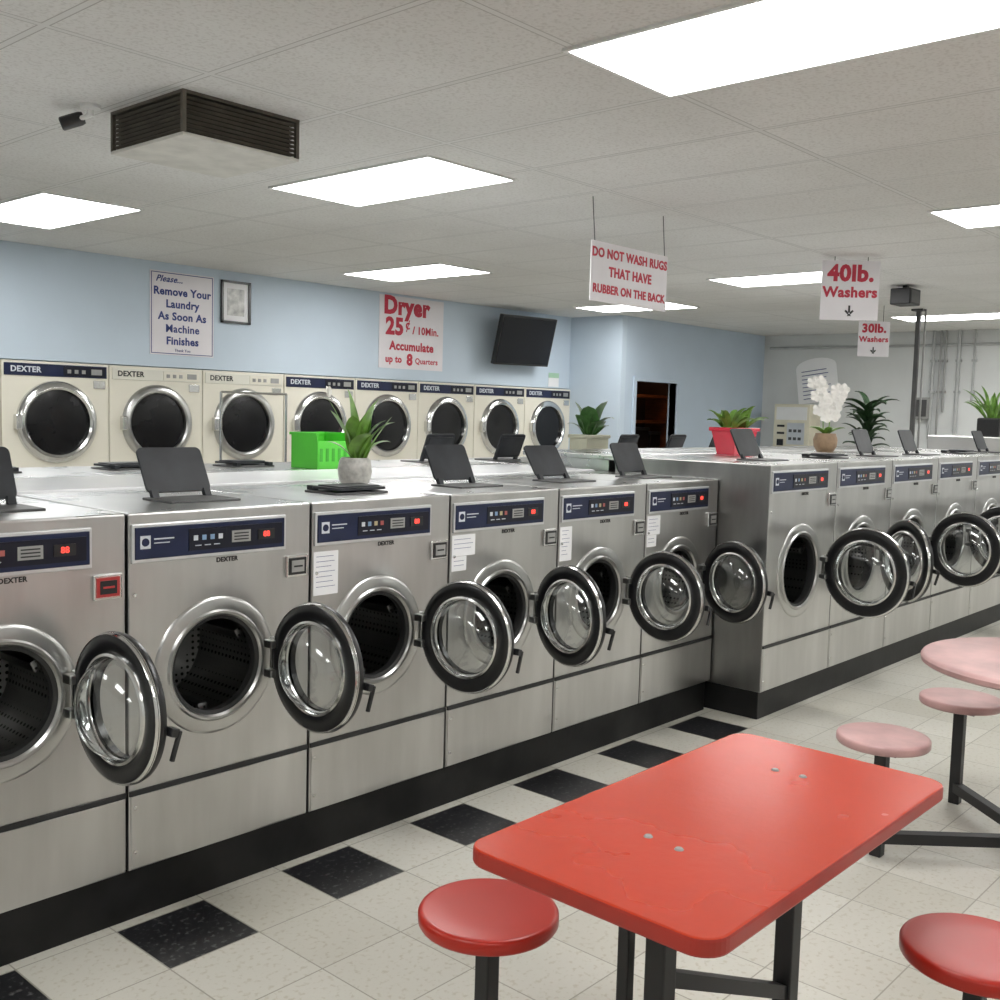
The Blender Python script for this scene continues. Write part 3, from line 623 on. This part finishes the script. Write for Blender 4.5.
for i,(y,m,z0,r_) in enumerate([(5.06,PIPEG,1.4,.022),(4.97,GREYM,1.4,.014),(4.91,GREYM,1.75,.014),(4.74,PIPEG,1.2,.024),(4.55,PIPEG,1.9,.014)]):
    bm=bmesh.new(); addtube(bm,(0,0,z0),(0,0,ZC),r_,12)
    for z in (2.0,2.4): addbox(bm,-.02,.04,-r_-.01,r_+.01,z,z+.03)
    e=empty('wall_pipe',(XF-.045,y,0),label='vertical painted conduit on the far wall',cat='pipe',group='conduits on far wall')
    obj('pipe',finish(bm,'pipe',m,True),parent=e)
bm=bmesh.new(); addtube(bm,(0,-2.2,0),(0,1.3,0),.02,12)
e=empty('wall_pipe',(XF-.022,6.1,2.62),label='horizontal painted pipe along the far wall',cat='pipe'); obj('pipe',finish(bm,'hp',PIPEG,True),parent=e)
e=empty('electrical_box',(XF-.052,5.16,1.66),label='grey electrical switch box on the far wall',cat='electrical box')
bm=bmesh.new(); addbox(bm,-.05,.05,-.1,.1,0,.28,0,.006); obj('enclosure',finish(bm,'eb',GREYM),parent=e)
obj('cover',box('ebc',DGREYM,-.056,-.05,-.07,.07,.03,.25),parent=e)

# ---------------------------------------------------------------- plants
def leaf(bm,base,az,L,w,up,droop,mi=0,n=8,fold=.25,curl=0.,blunt=.7):
    p=Vector(base); el=up; prev=None
    for i in range(n+1):
        t=i/n; a_=az+curl*t
        d=Vector((math.cos(a_),math.sin(a_),0)); sd=Vector((-math.sin(a_),math.cos(a_),0))
        ww=w*(math.sin(pi*min(1,(t*.9+.1)))**blunt)*(1 if t<1 else 0)+.0008
        nrm=(-d*math.sin(el)+Vector((0,0,1))*math.cos(el))
        a=bm.verts.new(p+sd*ww/2+nrm*ww*fold); b_=bm.verts.new(p); c=bm.verts.new(p-sd*ww/2+nrm*ww*fold)
        if prev:
            for q in ((prev[0],prev[1],b_,a),(prev[1],prev[2],c,b_)):
                f=bm.faces.new(q); f.material_index=mi
        prev=(a,b_,c)
        p=p+(d*math.cos(el)+Vector((0,0,1))*math.sin(el))*L/n; el-=droop*(2*t)/n
def disc(bm,c,nrm,r,mi=0,pet=5):
    q=Vector(nrm).normalized().to_track_quat('Z','Y').to_matrix()
    cv=bm.verts.new(Vector(c)-q@Vector((0,0,.008)))
    vs=[]
    N=pet*6
    for i in range(N):
        a=2*pi*i/N; rr=r*(.78+.22*abs(math.cos(pet*a/2)))
        vs.append(bm.verts.new(Vector(c)+q@Vector((rr*math.cos(a),rr*math.sin(a),.006*math.sin(pet*a)))))
    for i in range(N):
        f=bm.faces.new((cv,vs[i],vs[(i+1)%N])); f.material_index=mi
def pot(prof,m): 
    bm=bmesh.new(); addlathe(bm,prof,40); return finish(bm,'pot',m,True)
e=empty('potted_plant',(2.91,3.42,1.276),label='leafy lily plant in a round speckled grey pot',cat='plant')
obj('pot',pot([(0,0),(.045,0),(.066,.03),(.073,.07),(.066,.11),(.058,.125),(.05,.125),(.05,.105),(0,.105)],CERA),parent=e)
bm=bmesh.new()
for az,L,w,up,dr_,cu in [(2.4,.25,.075,1.25,.6,.5),(2.7,.16,.07,.9,1.2,-.5),(-1.2,.24,.095,1.2,1.3,.7),(-.3,.17,.09,1.0,1.6,-.5),(-1.5,.29,.10,1.45,.7,.6),(.4,.26,.09,1.4,.7,-.6),(1.7,.32,.085,1.5,.3,.5),(-2.2,.18,.095,1.15,1.2,.6),(-.5,.22,.10,1.35,1.2,-.5),(-1.0,.24,.06,1.05,.2,.4),(3.4,.22,.09,1.4,.8,.6)]:
    leaf(bm,(.012*math.cos(az)+.01,.012*math.sin(az)-.01,.10),az,L,w,up,dr_,fold=.08,curl=cu,n=10)
obj('foliage',finish(bm,'foliage',LEAF,True),parent=e)
bm=bmesh.new()
leaf(bm,(0,0,.12),2.45,.29,.013,1.2,.35,0)
for k in range(2): leaf(bm,(-.085,.072,.375),1.5+k*2.6,.05,.022,1.25,.3,1)
obj('flower',finish(bm,'flower',[LEAF,PETAL],True),parent=e)
e=empty('storage_basket',(3.67,4.60,1.276),(0,0,.1),label='bright green plastic storage basket on the washers',cat='basket')
bm=bmesh.new(); w,d_,hh,tk=.125,.10,.19,.006
addbox(bm,-w,w,-d_,d_,0,tk); addbox(bm,-w,w,-d_,-d_+tk,0,hh-.04); addbox(bm,-w,w,d_-tk,d_,0,hh); addbox(bm,-w,-w+tk,-d_,d_,0,hh); addbox(bm,w-tk,w,-d_,d_,0,hh)
addbox(bm,-w-.008,w+.008,d_-.01,d_+.008,hh-.01,hh+.004); addbox(bm,-w-.008,-w+.01,-d_,d_,hh-.01,hh+.004); addbox(bm,w-.01,w+.008,-d_,d_,hh-.01,hh+.004)
obj('shell',finish(bm,'basket',GREENP),parent=e)
bm=bmesh.new()
for i in range(5): addbox(bm,-.105+i*.045,-.085+i*.045,-d_-.002,-d_+.001,.04,.11)
obj('slot_pattern',finish(bm,'slots',mat('darker_green_plastic',(.05,.38,.03),.5)),parent=e)
e=empty('potted_plant',(6.13,4.62,1.276),label='broad-leaved plant in a tan rectangular planter',cat='plant')
bm=bmesh.new(); addbox(bm,-.13,.13,-.08,.08,0,.18,0,.008); addbox(bm,-.14,.14,-.09,.09,.16,.185,0,.006); obj('pot',finish(bm,'planter',TAN),parent=e)
bm=bmesh.new()
for az,L,w,up,dr_ in [(2.3,.17,.13,.9,1.8),(-1.2,.22,.15,1.1,2.0),(-.3,.16,.13,.8,1.5),(2.0,.26,.13,1.4,.8),(-1.8,.17,.14,1.0,1.4),(-1.4,.28,.15,1.4,1.1),(3.,.19,.12,1.2,1.2),(-2.6,.24,.14,1.3,.9)]:
    leaf(bm,(.03*math.cos(az),.03*math.sin(az),.18),az,L,w,up,dr_,fold=.05,blunt=.5)
obj('foliage',finish(bm,'foliage',LEAFD,True),parent=e)
e=empty('potted_plant',(6.26,3.52,1.371),label='green leafy plant in a bright red rectangular pot',cat='plant')
bm=bmesh.new(); bmesh.ops.create_cone(bm,segments=4,radius1=.15,radius2=.215,depth=.17,cap_ends=True,matrix=Matrix.Translation((0,0,.085))@Matrix.Rotation(pi/4,4,'Z')); 
for v in bm.verts: v.co.y*=.6
addbox(bm,-.165,.165,-.10,.10,.15,.175,0,.006)
obj('pot',finish(bm,'redpot',REDPOT),parent=e)
bm=bmesh.new()
for k in range(24):
    az=k*2.4; leaf(bm,(.08*math.cos(az*1.3),.05*math.sin(az),.17),az,.10+.09*random.random(),.055,.6+.8*random.random(),1.3,curl=.5)
obj('foliage',finish(bm,'foliage',LEAF,True),parent=e)
e=empty('potted_plant',(7.66,3.53,1.371),label='white orchid in bloom in a small brown pot',cat='plant')
obj('pot',pot([(0,0),(.06,0),(.085,.04),(.09,.09),(.075,.14),(.07,.14),(.07,.11),(0,.11)],BROWNP),parent=e)
bm=bmesh.new()
for k in range(5): leaf(bm,(0,0,.12),k*1.3,.16,.06,.6,.9)
st=[]
for sgn in (-1,1):
    pp=Vector((0,0,.12)); 
    for i in range(9):
        t_=i/8; nx=Vector((sgn*(.02+.07*t_*t_)*.67,-sgn*(.02+.07*t_*t_)*.75,.12+.42*t_-.08*t_**3*(1 if sgn>0 else .1)))
        if i: addtube(bm,pp,nx,.004,6)
        pp=nx
        if i>=3: st.append(nx)
obj('foliage',finish(bm,'foliage',LEAF,True),parent=e)
bm=bmesh.new()
for i,c in enumerate(st):
    for s_ in ((-1,1) if i%2 else (1,)):
        o_=Vector((s_*.025*.67,-s_*.025*.75,random.uniform(-.015,.015)))
        disc(bm,c+o_+Vector((-.02,-.012,0)),(-.8+s_*.25,-.45,.2),.050)
obj('flower',finish(bm,'orchid_flowers',PETAL,True),parent=e)
e=empty('potted_plant',(10.25,3.12,1.50),label='spiky green plant in a black pot on a steel cabinet',cat='plant')
bm=bmesh.new(); addbox(bm,-.13,.13,-.1,.1,0,.17,0,.015); obj('pot',finish(bm,'bpot',BLACK),parent=e)
bm=bmesh.new()
for k in range(30):
    az=k*2.4; leaf(bm,(.06*math.cos(az*1.3),.05*math.sin(az),.16),az,.24+.12*random.random(),.038,.7+.8*random.random(),1.0)
obj('foliage',finish(bm,'foliage',LEAF,True),parent=e)
e=empty('potted_plant',(12.3,5.15,0),label='tall dark leafy plant in a black pot by the post',cat='plant')
obj('pot',pot([(0,0),(.15,0),(.2,.35),(.18,.35),(.18,.3),(0,.3)],BLACK),parent=e)
bm=bmesh.new(); addtube(bm,(0,0,.3),(0,0,1.6),.02)
for k in range(42):
    az=k*2.4; z=1.25+.55*(k/42); leaf(bm,(0,0,z),az,.22+.2*random.random(),.085,.3+.8*random.random(),1.4,curl=.4)
obj('foliage',finish(bm,'foliage',LEAFK,True),parent=e)
e=empty('laundry_cart',(4.85,6.9,0),label='chrome wire laundry cart with hanging pole near dryers',cat='cart')
bm=bmesh.new()
for x in (-.3,.3):
    for y in (-.22,.22): addtube(bm,(x,y,.10),(x,y,.9),.01)
for z in (.4,.9):
    addtube(bm,(-.3,-.22,z),(.3,-.22,z),.008);addtube(bm,(-.3,.22,z),(.3,.22,z),.008);addtube(bm,(-.3,-.22,z),(-.3,.22,z),.008);addtube(bm,(.3,-.22,z),(.3,.22,z),.008)
for i in range(1,8):
    x=-.3+.6*i/8
    addtube(bm,(x,-.22,.4),(x,-.22,.9),.003);addtube(bm,(x,.22,.4),(x,.22,.9),.003);addtube(bm,(x,-.22,.4),(x,.22,.4),.003)
obj('basket',finish(bm,'cart_basket',CHROME),parent=e)
bm=bmesh.new(); addtube(bm,(-.3,0,.4),(-.3,0,1.7),.010); addtube(bm,(.3,0,.4),(.3,0,1.7),.010); addtube(bm,(-.3,0,1.7),(.3,0,1.7),.010)
obj('hanging_pole',finish(bm,'cart_pole',CHROME),parent=e)
bm=bmesh.new(); addlathe(bm,[(0,-.015),(.05,-.015),(.06,0),(.05,.015),(0,.015)],20,0,RX); wm=finish(bm,'cart_wheel',RUB)
for x in (-.3,.3):
    for y in (-.22,.22): obj('wheel',wm,(x,y,.06),parent=e)

# ---------------------------------------------------------------- world, camera
w=bpy.data.worlds.new('world'); S.world=w; w.use_nodes=True
w.node_tree.nodes['Background'].inputs[0].default_value=(.5,.55,.6,1); w.node_tree.nodes['Background'].inputs[1].default_value=.2
f,yaw,pitch,roll,H=1056.958,math.radians(41.735),math.radians(4.792),math.radians(-1.538),1.611
F=Vector((math.cos(yaw)*math.cos(pitch),math.sin(yaw)*math.cos(pitch),-math.sin(pitch)))
R=Vector((math.sin(yaw),-math.cos(yaw),0)); U=R.cross(F)
R2=R*math.cos(roll)-U*math.sin(roll); U2=U*math.cos(roll)+R*math.sin(roll)
M=Matrix(((R2.x,U2.x,-F.x,0),(R2.y,U2.y,-F.y,0),(R2.z,U2.z,-F.z,H),(0,0,0,1)))
cd=bpy.data.cameras.new('camera'); cam=bpy.data.objects.new('camera',cd); COL.objects.link(cam)
cam.matrix_world=M; cd.sensor_width=36; cd.lens=36*f/1000; cd.clip_start=.02; S.camera=cam
